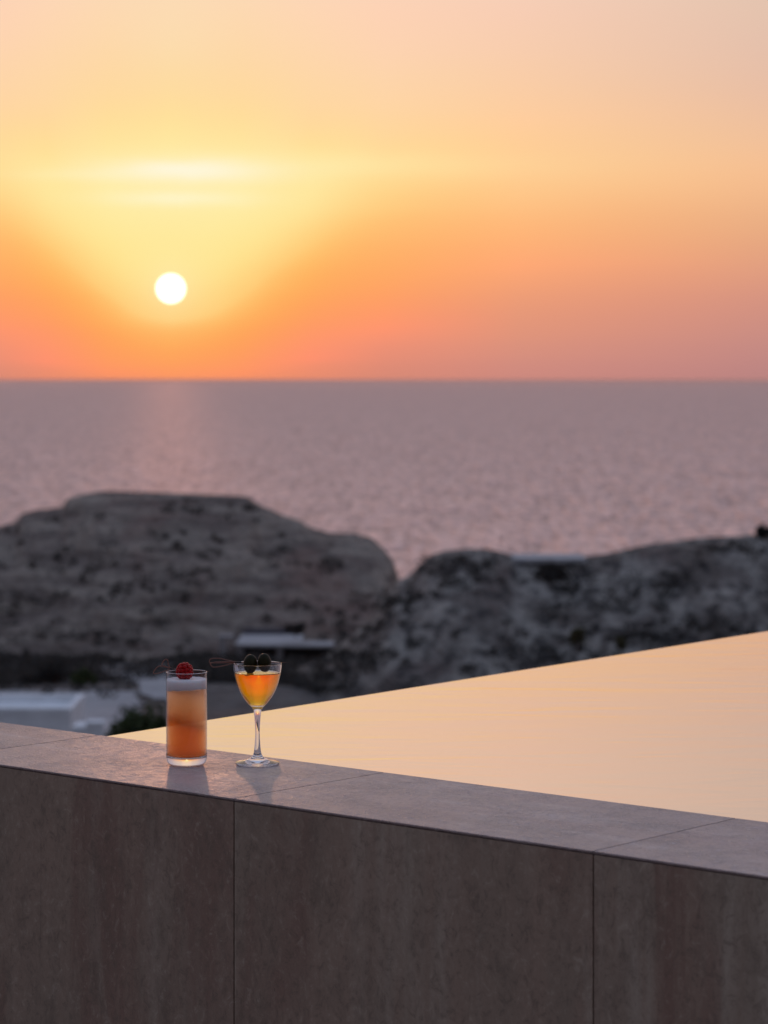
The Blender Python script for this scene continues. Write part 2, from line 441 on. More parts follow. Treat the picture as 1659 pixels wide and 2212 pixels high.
p = ground_at(306, 62); bush(p, .90, 1.04*(EYE-(1524-HV)/F*62-p.z), 40, 420, .055, M_green, 'round dark green shrub just beyond the pool corner, behind the tall glass', 1)
p = ground_at(180, 168); bush(p, .95, EYE-(1452-HV)/F*168-p.z+.1, 14, 160, .12, M_green, 'small olive green shrub at the edge of the pale yard in the valley', 2)
p = ground_at(120, 172); bush(p, 1.3, 1.6, 14, 160, .12, M_scrub, 'wide blackish shrub beside the olive green shrub in the valley', 12)
p = ray(1652, 1170, 181); bush(p, .75, 1.15, 12, 160, .1, M_scrub, 'black shrub on the crest of the near hill at the right edge', 3)
p = ray(1248, 1402, 158); bush(p, .42, 1.5, 12, 110, .08, M_yel, 'narrow yellow-green shrub on the near hill above the pool edge, the one nearer the glasses', 4)
p = ray(1342, 1406, 158); bush(p, .36, .9, 10, 100, .08, M_yel, 'low yellow-green shrub on the near hill, farther from the glasses than the taller one', 5)
p = ray(558, 1336, 262); bush(p, .38, 1.35, 10, 110, .1, M_scrub, 'slim dark shrub standing alone on the headland above the pale flat roof', 6)
p = ray(1190, 1262, 172); bush(p, 1.5, 1.3, 16, 140, .11, M_scrub, 'broad black shrub below the roof on the near hill', 7)
p = ray(640, 1372, 240); bush(p, 1.1, 1.2, 14, 130, .11, M_scrub, 'dark shrub behind the stepped end of the pale flat roof', 8)

# ------------------------------------------------------------------ buildings and yard in the valley
M_white = plain('white_render', (.80, .82, .84), .85, nscale=1.5, amt=.06)
M_pale = plain('pale_render', (.33, .31, .31), .9, nscale=1.5, amt=.12)
M_dark = plain('opening_shade', (.035, .033, .035), .8)  # near-black paint stands for the shade in the openings under roofs
M_yard = plain('pale_gravel', (.33, .335, .35), .95, nscale=.6, amt=.16)
def sheet(name, pts, off, mat, n=14):
    bm = bmesh.new(); (a, b, c, d) = pts; V = []
    for i in range(n+1):
        row = []
        for j in range(n+1):
            s, t = i/n, j/n
            u = (a[0]*(1-s)+b[0]*s)*(1-t)+(d[0]*(1-s)+c[0]*s)*t; r = (a[1]*(1-s)+b[1]*s)*(1-t)+(d[1]*(1-s)+c[1]*s)*t
            q = ground_at(u, r)
            if i in (0, n) or j in (0, n):
                q.x += .8*noise.noise(Vector((u*.03, r*.3, 0))); q.y += 1.5*noise.noise(Vector((u*.05, r*.3, 5)))
            row.append(bm.verts.new((q.x, q.y, terrain_z(q.x, q.y)+off)))
        V.append(row)
    for i in range(n):
        for j in range(n): bm.faces.new((V[i][j], V[i+1][j], V[i+1][j+1], V[i][j+1]))
    bmesh.ops.recalc_face_normals(bm, faces=bm.faces[:])
    if sum(f.normal.z for f in bm.faces) < 0:
        for f in bm.faces: f.normal_flip()
    o = obj(name, bm, mat, smooth=True); o['kind'] = 'structure'; return o
sheet('yard', ((-900, 98), (330, 98), (290, 160), (-900, 161)), .10, M_yard, 24)
sheet('path', ((330, 150), (420, 138), (400, 200), (235, 205)), .12, M_yard, 16)

# white house below the terrace: long parapet and a lower box
def at(x, y, z): return Vector((x, y, z))
r = 90; zt = EYE-(1530-HV)/F*r; xr = (153-CU)/F*r
h = thing('white_house', (xr-3.5, r+2, terrain_z(xr-3.5, r)), 'whitewashed flat-roofed house below the terrace, cut off by the left edge of the photo', 'house')
gz = h.location.z
bm = bmesh.new(); box(bm, -3.5, 3.5, -2, 2, -.6, zt-gz-.25); obj('wall', bm, M_white, h)
bm = bmesh.new()
for (x0, x1, y0, y1) in ((-3.52, 3.52, -2.02, -1.8), (-3.52, 3.52, 1.8, 2.02), (-3.52, -3.3, -1.797, 1.797), (3.3, 3.52, -1.797, 1.797)): box(bm, x0, x1, y0, y1, zt-gz-.247, zt-gz)
obj('parapet', bm, M_white, h)
r2 = 86; xa = (160-CU)/F*r2; xb = (227-CU)/F*r2; z2 = EYE-(1555-HV)/F*r2
h = thing('outbuilding', ((xa+xb)/2, r2, terrain_z((xa+xb)/2, r2)), 'small bright white outbuilding at the end of the whitewashed house, beside the green shrub', 'outbuilding')
gz = h.location.z; hw = (xb-xa)/2
bm = bmesh.new(); box(bm, -hw, hw, -.6, .8, -.6, z2-gz-.16); obj('wall', bm, M_white, h)
bm = bmesh.new(); box(bm, hw-.56, hw, -.62, .1, z2-gz-.157, z2-gz); obj('chimney', bm, M_white, h)

# pale flat-roofed villa on columns at the headland's foot
r = 238; X = lambda u, rr=r: (u-CU)/F*rr
zt = EYE-(1392-HV)/F*r
v_ = thing('villa', (X(590), r, terrain_z(X(590), r)-.2), 'long flat-roofed pale villa with square columns at the foot of the headland', 'villa')
gz = v_.location.z; L = lambda u: X(u)-v_.location.x
def slabp(pl, z0, z1, mat, name, par):
    bm = bmesh.new(); A = [bm.verts.new((x, y, z0)) for x, y in pl]; B = [bm.verts.new((x, y, z1)) for x, y in pl]; n = len(pl)
    for k in range(n): bm.faces.new((A[k], A[(k+1) % n], B[(k+1) % n], B[k]))
    bm.faces.new(A[::-1]); bm.faces.new(B); bmesh.ops.recalc_face_normals(bm, faces=bm.faces[:])
    return obj(name, bm, mat, par)
zr = zt-gz
slabp([(L(508), 0), (L(718), -.6), (L(722), 2.6), (L(652), 3.4), (L(648), 9.0), (L(510), 9.4)], zr-.22, zr, plain('villa_roof_stone', (.42, .40, .40), .9, nscale=1, amt=.1), 'roof', v_)
for u0, u1 in ((511, 525), (598, 610)):
    bm = bmesh.new(); box(bm, L(u0), L(u1), .1, .6, -.5, zr-.222); obj('column', bm, M_pale, v_)
bm = bmesh.new(); box(bm, L(514), L(716), 2.2, 2.5, -.5, zr-.223); obj('back_wall', bm, M_dark, v_)  # dark sheet painted as the shaded openings between the columns
bm = bmesh.new(); box(bm, L(512), L(640), 9.45, 9.8, zr-.6, zr+.55); obj('rear_parapet', bm, plain('slate_wall', (.10, .095, .115), .9), v_)
r = 236
q = thing('annexe', (X(480, r), r, terrain_z(X(480, r), r)-.2), 'narrow pale annexe left of the villa columns', 'annexe')
zz = EYE-(1374-HV)/F*r-q.location.z
bm = bmesh.new(); box(bm, -.25, .3, 0, 1.6, -.5, zz-.1); obj('wall', bm, M_pale, q)
bm = bmesh.new(); box(bm, -.35, 1.0, -.1, 1.7, zz-.097, zz); obj('roof', bm, M_pale, q)
r = 200; pz = ray(799, 1417, 176)
q = thing('water_tank', pz+Vector((0, 0, -.4)), 'small white rounded tank on the dark slope between villa and near hill', 'tank')
bm = bmesh.new(); box(bm, -.6, .6, -.5, .5, 0, .72, .12); obj('body', bm, M_white, q)
bm = bmesh.new(); lathe(bm, [(0, .725), (.16, .725), (.16, .80), (0, .82)], 20); obj('lid', bm, M_white, q)
# long flat roof on the crest of the near hill
r = 183; pz = ray(1182, 1206, r)
q = thing('hilltop_house', pz+Vector((0, 0, -2.2)), 'low house with a long pale flat roof on the crest of the near hill', 'house')
bm = bmesh.new(); box(bm, -2.5, 2.6, -2.2, 3.0, 2.02, 2.32); obj('roof', bm, plain('roof_stone', (.42, .42, .43), .9, nscale=1, amt=.1), q)
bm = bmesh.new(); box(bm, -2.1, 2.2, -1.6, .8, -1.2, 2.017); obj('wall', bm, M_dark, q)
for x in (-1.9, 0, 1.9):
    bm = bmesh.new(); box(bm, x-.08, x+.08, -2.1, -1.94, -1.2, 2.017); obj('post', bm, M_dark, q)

# ------------------------------------------------------------------ glasses
def glass_mat(name, ior=1.5, col=(1, 1, 1)):
    T = NT(name)
    g = T.n('ShaderNodeBsdfGlass'); g.inputs['Color'].default_value = (*col, 1); g.inputs['Roughness'].default_value = 0; g.inputs['IOR'].default_value = ior
    return T.done(g.outputs[0])
M_glass = glass_mat('clear_glass', 1.5, (.99, .99, .995))
def px(u, v):                                       # where a direction meets the coping's top
    d = F*EYE/(v-HV); return Vector(((u-CU)/F*d, d, 0))
def arcs(P, n=5): return catmull([(a, 0, b) for a, b in P], n)

# --- tall glass
g1 = thing('tall_glass', px(403.2, 1651.7)+Vector((0, 0, .0002)), 'tall straight glass of cloudy orange drink with white foam on top', 'glass')
ro = .0305; ri = .0297; zt = .1385
prof = [(0, .0008), (.018, .0008), (.0235, 0), (.0255, .0006), (.0278, .0028), (.0294, .0062), (.0303, .0108), (.0305, .014), (.0305, .016)]
prof += [(ro, .016+(zt-.0166)*k/8) for k in range(1, 8)]
prof += [(ro, zt-.0014), (ro, zt-.0006), (ro-.0003, zt-.0001), (ro-.00065, zt), (ro-.001, zt-.0001), (ri, zt-.0006), (ri, zt-.0014)]
prof += [(ri, zt-.001-(zt-.019)*k/8) for k in range(1, 9)]
prof += [(.0292, .0150), (.0276, .0125), (.0245, .0113), (.015, .0108), (0, .0107)]
T = NT('thin_clear_wall')
ge = T.n('ShaderNodeNewGeometry'); dt = T.n('ShaderNodeVectorMath', operation='DOT_PRODUCT'); T.l(ge.outputs['Incoming'], dt.inputs[0]); T.l(ge.outputs['Normal'], dt.inputs[1])
fs = T.math('ADD', .04, T.math('MULTIPLY', .96, T.math('POWER', T.math('SUBTRACT', 1, T.math('ABSOLUTE', dt.outputs['Value'])), 5)))
tp = T.n('ShaderNodeBsdfTransparent'); tp.inputs[0].default_value = (.985, .985, .99, 1)
gs = T.n('ShaderNodeBsdfGlossy'); gs.inputs['Roughness'].default_value = .01
mx = T.n('ShaderNodeMixShader'); T.l(fs, mx.inputs[0]); T.l(tp.outputs[0], mx.inputs[1]); T.l(gs.outputs[0], mx.inputs[2])
M_wall = T.done(mx.outputs[0])
bm = bmesh.new(); lathe(bm, prof, 128)
gb = obj('glass_body', bm, M_glass, g1, smooth=True); gb.data.materials.append(M_wall)
for p in gb.data.polygons:
    if .0155 < p.center.z < zt-.001: p.material_index = 1
e = .00012
FOAM0, FOAM1 = .1115, .1265
dp = [(0, .0107-e), (.015, .0108-e), (.0245+e, .0113-e), (.0276+e, .0125-e), (.0292+e, .0150-e), (ri+e, .018)]+[(ri+e, .018+(FOAM0-.018)*k/10) for k in range(1, 11)]+[(.02, FOAM0), (0, FOAM0)]
T = NT('coral_drink')
tc = T.n('ShaderNodeTexCoord'); sep = T.n('ShaderNodeSeparateXYZ'); T.l(tc.outputs['Object'], sep.inputs[0])
warp = T.noise(T.coord((1, 1, 1.6)), 34, 4, .6, .8)
z_ = T.math('ADD', sep.outputs[2], T.math('MULTIPLY', T.math('SUBTRACT', warp, .5), .030))
z_ = T.math('ADD', z_, T.math('MULTIPLY', sep.outputs[0], .24))
fac = T.mapr(z_, .010, .115, 0, 1, False)
col = T.ramp(fac, [(0, (.995, .53, .05)), (.30, (.995, .50, .015)), (.44, (.95, .42, .02)), (.50, (.60, .27, .04)), (.57, (.96, .62, .28)), (.80, (.99, .82, .58)), (.91, (.99, .78, .56)), (1, (.75, .60, .52))], 'B_SPLINE')
ice = T.noise(T.coord((1, 1, .8)), 95, 4, .6, 1.2)
col = T.mix(T.math('MULTIPLY', T.mapr(ice, .5, .72), T.mapr(fac, .5, .64, 0, .75)), col, (1, .95, .80))
bo = T.n('ShaderNodeBsdfTransparent')
vol = T.n('ShaderNodeVolumePrincipled'); T.l(col, vol.inputs['Color']); vol.inputs['Density'].default_value = 62; vol.inputs['Anisotropy'].default_value = .82
M_drink = T.done(bo.outputs[0], vol.outputs[0])
bm = bmesh.new(); lathe(bm, dp, 96); obj('drink', bm, M_drink, g1, smooth=True)
T = NT('egg_foam')
nz = T.noise(T.coord(), 220, 4, .6)
pb = T.n('ShaderNodeBsdfPrincipled'); T.l(T.mix(nz, (.88, .80, .79), (.97, .92, .91)), pb.inputs['Base Color']); pb.inputs['Roughness'].default_value = .55
pb.inputs['Subsurface Weight'].default_value = .6; pb.inputs['Subsurface Radius'].default_value = (1, .7, .6); pb.inputs['Subsurface Scale'].default_value = .006
T.l(T.bump(nz, .4, .001), pb.inputs['Normal'])
M_foam = T.done(pb.outputs[0])
bm = bmesh.new(); NR = 96
rings = []
for r_, z, wv in ((0, FOAM0+.0003, 0), (ri+e*1.2, FOAM0+.0003, 1), (ri+e*1.2, FOAM1-.002, 0), (ri+e*1.2, FOAM1+.0012, 0), (ri-.001, FOAM1, 0), (ri-.004, FOAM1-.0004, 0), (.014, FOAM1-.0002, 0), (0, FOAM1, 0)):
    if r_ == 0: rings.append([bm.verts.new((0, 0, z))]); continue
    row = []
    for k in range(NR):
        a = 2*math.pi*k/NR
        row.append(bm.verts.new((r_*math.cos(a), r_*math.sin(a), z+wv*(.0022*math.sin(a*1+2.4)+.0012*noise.noise(Vector((math.cos(a)*2.2, math.sin(a)*2.2, 4))))+(0 if wv else .0004*noise.noise(Vector((r_*180*math.cos(a), r_*180*math.sin(a), 1)))))))
    rings.append(row)
for A, B in zip(rings, rings[1:]):
    for k in range(NR):
        k2 = (k+1) % NR
        if len(A) == 1: bm.faces.new((A[0], B[k2], B[k]))
        elif len(B) == 1: bm.faces.new((A[k], A[k2], B[0]))
        else: bm.faces.new((A[k], A[k2], B[k2], B[k]))
bmesh.ops.recalc_face_normals(bm, faces=bm.faces[:])
obj('foam', bm, M_foam, g1, smooth=True)

# --- stemmed glass
g2 = thing('stemmed_glass', px(556.2, 1650.8)+Vector((0, 0, .0002)), 'stemmed cocktail glass of clear amber drink with two olives across its rim', 'glass')
outp = [(.0325, .0010), (.0329, .0019), (.0325, .0028), (.026, .0042), (.018, .0061), (.0115, .0090), (.0075, .0128), (.0055, .018), (.0043, .028), (.0034, .042), (.0034, .052), (.0042, .066), (.0056, .078), (.0080, .0845),
        (.0132, .0895), (.0192, .0972), (.0237, .1040), (.0272, .1105), (.0306, .1195), (.0332, .1290), (.0350, .1375), (.0361, .1455), (.0366, .1502)]
inn = [(.0356, .1502), (.0350, .1455), (.0339, .1378), (.0320, .1290), (.0294, .1198), (.0260, .1112), (.0222, .1042), (.0177, .0982), (.0115, .0926), (.006, .0902), (0, .0896)]
po = [(p.x, p.z) for p in arcs(outp, 5)]; pi_ = [(max(p.x, 0), p.z) for p in arcs(inn, 5)]
prof = [(0, .0012), (.02, .0010), (.0285, .0002), (.0315, .0002)]+po+[(.0364, .1506), (.0361, .15075), (.0358, .1506)]+pi_
prof[-1] = (0, prof[-1][1])
bm = bmesh.new(); lathe(bm, prof, 128); obj('glass_body', bm, M_glass, g2, smooth=True)
LV = .1372
def nudge(P, d):                                    # grow a profile into the glass wall
    return [((r+d) if r > 0 else 0, z-d*(.0 if r > .02 else 1)) for r, z in P]
lp = nudge([q for q in pi_ if q[1] < LV-.0004][::-1], .00012)
rt = [q for q in pi_ if q[1] >= LV-.0004][-1][0]
lp += [(rt+.00012, LV), (rt-.0008, LV-.0007), (rt-.003, LV-.0012), (.015, LV-.0013), (0, LV-.0013)]
lp[0] = (0, lp[0][1])
T = NT('amber_drink')
g = T.n('ShaderNodeBsdfGlass'); g.inputs['IOR'].default_value = 1.36; g.inputs['Roughness'].default_value = .0; g.inputs['Color'].default_value = (1, 1, 1, 1)
va = T.n('ShaderNodeVolumeAbsorption'); va.inputs['Color'].default_value = (.998, .83, .01, 1); va.inputs['Density'].default_value = 120
M_amber = T.done(g.outputs[0], va.outputs[0])
bm = bmesh.new(); lathe(bm, lp, 96); obj('drink', bm, M_amber, g2, smooth=True)

# --- garnishes
T = NT('copper_wire'); M_cop = T.done(T.bsdf((.24, .11, .085), .3, 1))
M_blk = plain('black_wrap', (.015, .012, .012), .5)
def pick(loc, label, cat, rz, p0, p1, loops, wrap):
    t = thing('cocktail_pick', loc, label, cat, rz)
    bm = bmesh.new(); tube(bm, [p0, p0.lerp(p1, .5), p1], .0006, 8, lambda s: .0006 if s < .9 else .00015); obj('skewer', bm, M_cop, t, smooth=True)
    for lp_ in loops:
        bm = bmesh.new(); tube(bm, catmull([Vector(q) for q in lp_], 10), .0007, 8); obj('wire_loop', bm, M_cop, t, smooth=True)
    bm = bmesh.new(); tube(bm, wrap, .0012, 10, lambda s:   .0013+.0002*math.sin(s*18)); obj('binding', bm, M_blk, t, smooth=True)
    return t
# raspberry pick: rests on the far-left and right rim of the tall glass
c1 = g1.location
RZ = zt+.0009
P0 = Vector((-.0255, .0200, RZ+.0012)); P1 = Vector((.0345, -.0045, RZ))
t1 = pick(c1, 'copper wire cocktail pick with a red raspberry across the tall glass', 'garnish pick', 0, P0, P1,
  [[P0, (-.0290, .0205, RZ+.0075), (-.0302, .0205, RZ+.0135), (-.0318, .0205, RZ+.0152), (-.0348, .0205, RZ+.0140), (-.0385, .0205, RZ+.0080), (-.0375, .0200, RZ+.0060), P0+Vector((-.004, 0, .0022)), P0],
   [P0, (-.0340, .0195, RZ+.0040), (-.0420, .0190, RZ+.0052), (-.0475, .0190, RZ+.0015), (-.0513, .0190, RZ-.0045), (-.0490, .0192, RZ-.0062), (-.0420, .0195, RZ-.0050), (-.0330, .0198, RZ-.0020), P0]],
  [P0+Vector((-.0015, .0006, 0)), P0.lerp(P1, .04), P0.lerp(P1, .09)])
T = NT('raspberry_skin')
pb = T.n('ShaderNodeBsdfPrincipled'); T.l(T.mix(T.noise(T.coord(), 150, 3, .5), (.27, .002, .003), (.48, .004, .005)), pb.inputs['Base Color']); pb.inputs['Roughness'].default_value = .34; pb.inputs['IOR'].default_value = 1.28
pb.inputs['Subsurface Weight'].default_value = .8; pb.inputs['Subsurface Radius'].default_value = (1, .15, .1); pb.inputs['Subsurface Scale'].default_value = .008
M_rasp = T.done(pb.outputs[0])
bm = bmesh.new()
def ball(bm, c, r, su=14, sv=9, sc=(1, 1, 1)):
    q = bmesh.ops.create_uvsphere(bm, u_segments=su, v_segments=sv, radius=r)
    for v in q['verts']: v.co = Vector((v.co.x*sc[0], v.co.y*sc[1], v.co.z*sc[2]))+c
ball(bm, Vector((0, 0, 0)), .0092, 20, 14, (1, 1, 1.02))
rows_ = [(-.0098, .0030, 3), (-.0078, .0068, 8), (-.0038, .0091, 11), (.0008, .0096, 12), (.0052, .0083, 10), (.0086, .0055, 7), (.0104, .0018, 3)]
for i, (z, rr, n) in enumerate(rows_):
    for k in range(n):
        a = 2*math.pi*(k+.5*(i % 2))/n+.2*i
        ball(bm, Vector((rr*math.cos(a), rr*math.sin(a), z)), .0029*random.uniform(.92, 1.08), 10, 7)
rb = obj('raspberry', bm, M_rasp, t1, smooth=True)
rb.scale = (1.1, 1.1, 1.06); rb.location = P0.lerp(P1, .36)+Vector((0, 0, -.0026)); rb.rotation_euler = (R(18), R(-10), 0)
# hairs of the berry
bm = bmesh.new(); rg = random.Random(3)
for _ in range(46):
    d = Vector((rg.gauss(0, 1), rg.gauss(0, 1), rg.gauss(0, 1)+.3)).normalized()
    tube(bm, [d*.0118, d*.0128+Vector((0, 0, .0002)), d*.0137+Vector((rg.uniform(-.0006, .0006), 0, .0003))], .00006, 4)
obj('hair', bm, plain('berry_hair', (.6, .4, .35), .6), rb)
# olive pick
c2 = g2.location
OZ = .15075+.0007
Q0 = Vector((-.0330, .0000, OZ+.0006)); Q1 = Vector((.0442, 0, OZ))
t2 = pick(c2, 'copper wire cocktail pick with two dark green olives across the stemmed glass', 'garnish pick', 0, Q0, Q1,
  [[Q0, (-.0450, 0, OZ+.0036), (-.0580, .001, OZ+.0062), (-.0690, .001, OZ+.0056), (-.0718, .001, OZ+.0018), (-.0700, .001, OZ-.0002), (-.0580, 0, OZ-.0004), (-.0450, 0, OZ-.0002), Q0],
   [Q0, (-.0450, -.001, OZ+.0012), (-.0600, -.002, OZ+.0012), (-.0700, -.002, OZ-.0012), (-.0680, -.002, OZ-.0052), (-.0640, -.002, OZ-.0066), (-.0540, -.001, OZ-.0052), (-.0430, 0, OZ-.0028), Q0]],
  [Q0+Vector((-.001, 0, 0)), Q0.lerp(Q1, .05), Q0.lerp(Q1, .115)])
T = NT('olive_skin')
nz = T.noise(T.coord(), 260, 3, .6)
M_ol = T.done(T.bsdf(T.mix(nz, (.012, .010, .003), (.026, .021, .006)), .42, ior=1.22, normal=T.bump(nz, .3, .0006)))
for dx, dz, rx, rz_, ty in ((-.0107, -.0022, .0103, .0148, 4), (.0104, -.0002, .0103, .0143, -5)):
    bm = bmesh.new(); q = bmesh.ops.create_uvsphere(bm, u_segments=32, v_segments=24, radius=1)
    for v in q['verts']:
        k = 1+.04*noise.noise(v.co*1.5+Vector((dx*900, 0, 0))); f_ = 1-.07*max(0, -v.co.z)
        v.co = Vector((v.co.x*rx*k*f_, v.co.y*rx*k*f_, v.co.z*rz_*k))
    o = obj('olive', bm, M_ol, t2, smooth=True); o.location = (dx, 0, OZ+dz); o.rotation_euler = (0, R(ty), 0)

# ------------------------------------------------------------------ world: dusk sky
SUN_AZ = math.atan((369-CU)/F); SUN_EL = math.atan((HV-624)/F)
w = bpy.data.worlds.new('World'); S.world = w; w.use_nodes = True
T = NT.__new__(NT); T.t = w.node_tree; T.t.nodes.clear(); T.out = T.n('ShaderNodeOutputWorld')
tc = T.n('ShaderNodeTexCoord'); sp = T.n('ShaderNodeSeparateXYZ'); T.l(tc.outputs['Generated'], sp.inputs[0])
az = T.math('ARCTAN2', sp.outputs[0], sp.outputs[1])
el = T.math('ARCSINE', sp.outputs[2])
elw = T.math('ADD', el, T.math('MULTIPLY', T.math('SUBTRACT', T.noise(T.coord((6, 6, 60), 'Generated'), 1.2, 4, .5, .3), .5), R(.22)))
efac = T.math('DIVIDE', elw, math.pi/2)
dsg = T.math('SUBTRACT', az, SUN_AZ)
dd = T.math('MULTIPLY', T.math('ABSOLUTE', dsg), T.math('ADD', 1, T.math('MULTIPLY', T.math('LESS_THAN', dsg, 0), .14)))
dd = T.math('MINIMUM', dd, T.math('ABSOLUTE', T.math('SUBTRACT', 2*math.pi, dd)))
ddeg = T.math('MULTIPLY', dd, 180/math.pi)
up = [(12, (246, 214, 186)), (20, (218, 200, 192)), (35, (160, 168, 192)), (60, (130, 152, 190)), (90, (124, 148, 190))]
K = [
 (0, [(815, (246, 150, 100)), (780, (255, 160, 90)), (740, (255, 172, 88)), (710, (255, 187, 100)), (690, (254, 206, 122)), (660, (254, 225, 140)), (580, (254, 234, 155)), (520, (255, 232, 150)), (460, (255, 234, 160)), (400, (255, 238, 165)), (340, (255, 235, 160)), (280, (255, 226, 152)), (200, (254, 218, 158)), (100, (252, 220, 175)), (0, (253, 219, 180))], up),
 (150, [(815, (240, 146, 103)), (780, (254, 155, 97)), (740, (255, 161, 90)), (700, (255, 171, 90)), (660, (255, 190, 105)), (620, (254, 210, 125)), (580, (254, 226, 140)), (520, (255, 230, 148)), (460, (255, 234, 158)), (400, (255, 238, 165)), (340, (255, 230, 155)), (280, (255, 222, 150)), (200, (254, 216, 160)), (0, (253, 217, 180))], up),
 (300, [(815, (232, 140, 110)), (780, (247, 146, 112)), (740, (253, 150, 108)), (680, (255, 158, 95)), (620, (255, 172, 92)), (560, (255, 190, 105)), (500, (255, 215, 130)), (440, (255, 230, 155)), (400, (255, 233, 158)), (340, (255, 224, 148)), (280, (254, 216, 155)), (200, (254, 215, 165)), (0, (254, 214, 182))], up),
 (460, [(815, (215, 137, 118)), (780, (229, 142, 118)), (740, (240, 146, 118)), (700, (250, 150, 108)), (640, (252, 160, 98)), (580, (255, 172, 100)), (520, (254, 182, 108)), (460, (254, 200, 122)), (400, (254, 218, 145)), (360, (254, 220, 148)), (300, (254, 214, 155)), (200, (253, 213, 168)), (100, (254, 211, 178)), (0, (253, 210, 182))], up),
 (750, [(815, (204, 136, 126)), (790, (210, 141, 128)), (740, (221, 147, 124)), (680, (231, 151, 120)), (620, (240, 160, 118)), (560, (250, 172, 115)), (480, (252, 185, 122)), (420, (254, 200, 138)), (360, (253, 207, 148)), (300, (253, 206, 152)), (200, (250, 205, 165)), (100, (248, 205, 175)), (0, (247, 205, 182))], up),
 (1290, [(815, (186, 132, 130)), (790, (190, 134, 131)), (740, (199, 140, 132)), (680, (207, 144, 130)), (620, (220, 150, 128)), (560, (228, 162, 128)), (500, (232, 172, 130)), (430, (240, 182, 138)), (380, (248, 192, 145)), (300, (240, 192, 155)), (200, (232, 190, 165)), (100, (228, 192, 172)), (0, (228, 196, 175))], [(12, (222, 196, 180)), (20, (200, 188, 185)), (35, (155, 165, 190)), (60, (130, 152, 190)), (90, (124, 148, 190))]),
]
HB = [(0, 128), (75, 143), (150, 182), (225, 238), (300, 290), (380, 335), (460, 362), (600, 388), (750, 400), (1290, 420)]   # how high the orange band reaches, against the distance from the sun
def t_of(e, h): return .5*e/h if e < h else (.5+.5*(e-h)/(HV-h) if e < HV else 1+(e-HV)/F*180/math.pi)
def col_at(st, e):
    for (a, c), (b, d) in zip(st, st[1:]):
        if e <= b:
            t = max(0, (e-a)/(b-a)); return tuple(x+(y-x)*t for x, y in zip(c, d))
    return st[-1][1]
TS = [.02, .06, .12, .2, .28, .36, .43, .5, .56, .62, .68, .74, .8, .86, .93, 1, 5, 12, 27, 55, 84]
TN = 84.0
def tn(t): return t/2 if t <= 1 else .5+.5*((t-1)/TN)**.5
cols = []
far = up
for du, rowsv, upp in K:
    h = interp(HB, du)
    def over(v_, c):                              # the red channel of the photograph is clipped in the glow: give it back what was cut off
        L = lin(c); k = max(0, (c[0]-249)/6)*sstep(250, 480, v_)
        return (L[0]*(1+.6*k), L[1], L[2])
    st = [(HV-v_, over(v_, c)) for v_, c in rowsv]+[(math.tan(R(min(e_, 89)))*F if e_ < 60 else e_*1e4, lin(c)) for e_, c in upp]
    res = []
    for t in TS:
        if t <= .5: e = t*2*h
        elif t <= 1: e = h+(t-.5)*2*(HV-h)
        else:
            deg = (t-1)+math.degrees(HV/F); e = math.tan(R(deg))*F if deg < 60 else deg*1e4
        res.append((tn(t), col_at(st, e)))
    cols.append((du/F*180/math.pi, res))
def wide(dg, stops):
    st = [(d_, lin(c)) for d_, c in stops]; res = []
    for t in TS:
        h = 420/F*180/math.pi; H = HV/F*180/math.pi
        deg = t*2*h if t <= .5 else (h+(t-.5)*2*(H-h) if t <= 1 else t-1+H)
        res.append((tn(t), col_at(st, deg)))
    cols.append((dg, res))
wide(45, [(0, (160, 130, 138)), (9, (198, 172, 172)), (25, (168, 170, 190)), (60, (145, 165, 198)), (90, (140, 160, 198))])
wide(100, [(0, (112, 106, 120)), (11, (132, 128, 140)), (27, (138, 146, 166)), (60, (145, 164, 194)), (90, (140, 160, 198))])
wide(180, [(0, (92, 86, 96)), (11, (110, 102, 108)), (27, (118, 120, 134)), (60, (140, 156, 184)), (90, (140, 160, 198))])
hn = T.n('ShaderNodeFloatCurve'); cv = hn.mapping.curves[0]
cv.points[0].location = (0, 128/500); cv.points[1].location = (1, 420/500)
for du, h in HB[1:-1]: cv.points.new(du/1290, h/500)
hn.mapping.update()
T.l(T.math('DIVIDE', T.math('MULTIPLY', dd, F), 1290, clamp=True), hn.inputs['Value'])
hh = T.math('MULTIPLY', hn.outputs[0], 500)
ele = T.math('MULTIPLY', T.math('MAXIMUM', elw, 0), F)
t1_ = T.math('MULTIPLY', T.math('DIVIDE', ele, hh), .25)
t2_ = T.math('ADD', .25, T.math('MULTIPLY', T.math('DIVIDE', T.math('SUBTRACT', ele, hh), T.math('SUBTRACT', HV, hh)), .25))
t3_ = T.math('ADD', .5, T.math('MULTIPLY', T.math('SQRT', T.math('MAXIMUM', T.math('DIVIDE', T.math('SUBTRACT', T.math('MULTIPLY', elw, 180/math.pi), math.degrees(HV/F)), TN), 0)), .5))
isl = T.math('LESS_THAN', ele, hh); ish = T.math('GREATER_THAN', ele, HV)
tt = T.math('ADD', T.math('MULTIPLY', isl, t1_), T.math('MULTIPLY', T.math('SUBTRACT', 1, isl), t2_))
tt = T.math('ADD', T.math('MULTIPLY', ish, t3_), T.math('MULTIPLY', T.math('SUBTRACT', 1, ish), tt))
cur = None
for i, (dg, st) in enumerate(cols):
    rc = T.ramp(tt, st, 'B_SPLINE')
    if cur is None: cur = rc
    else: cur = T.mix(T.mapr(ddeg, cols[i-1][0], dg, smooth=dg > 20), cur, rc)
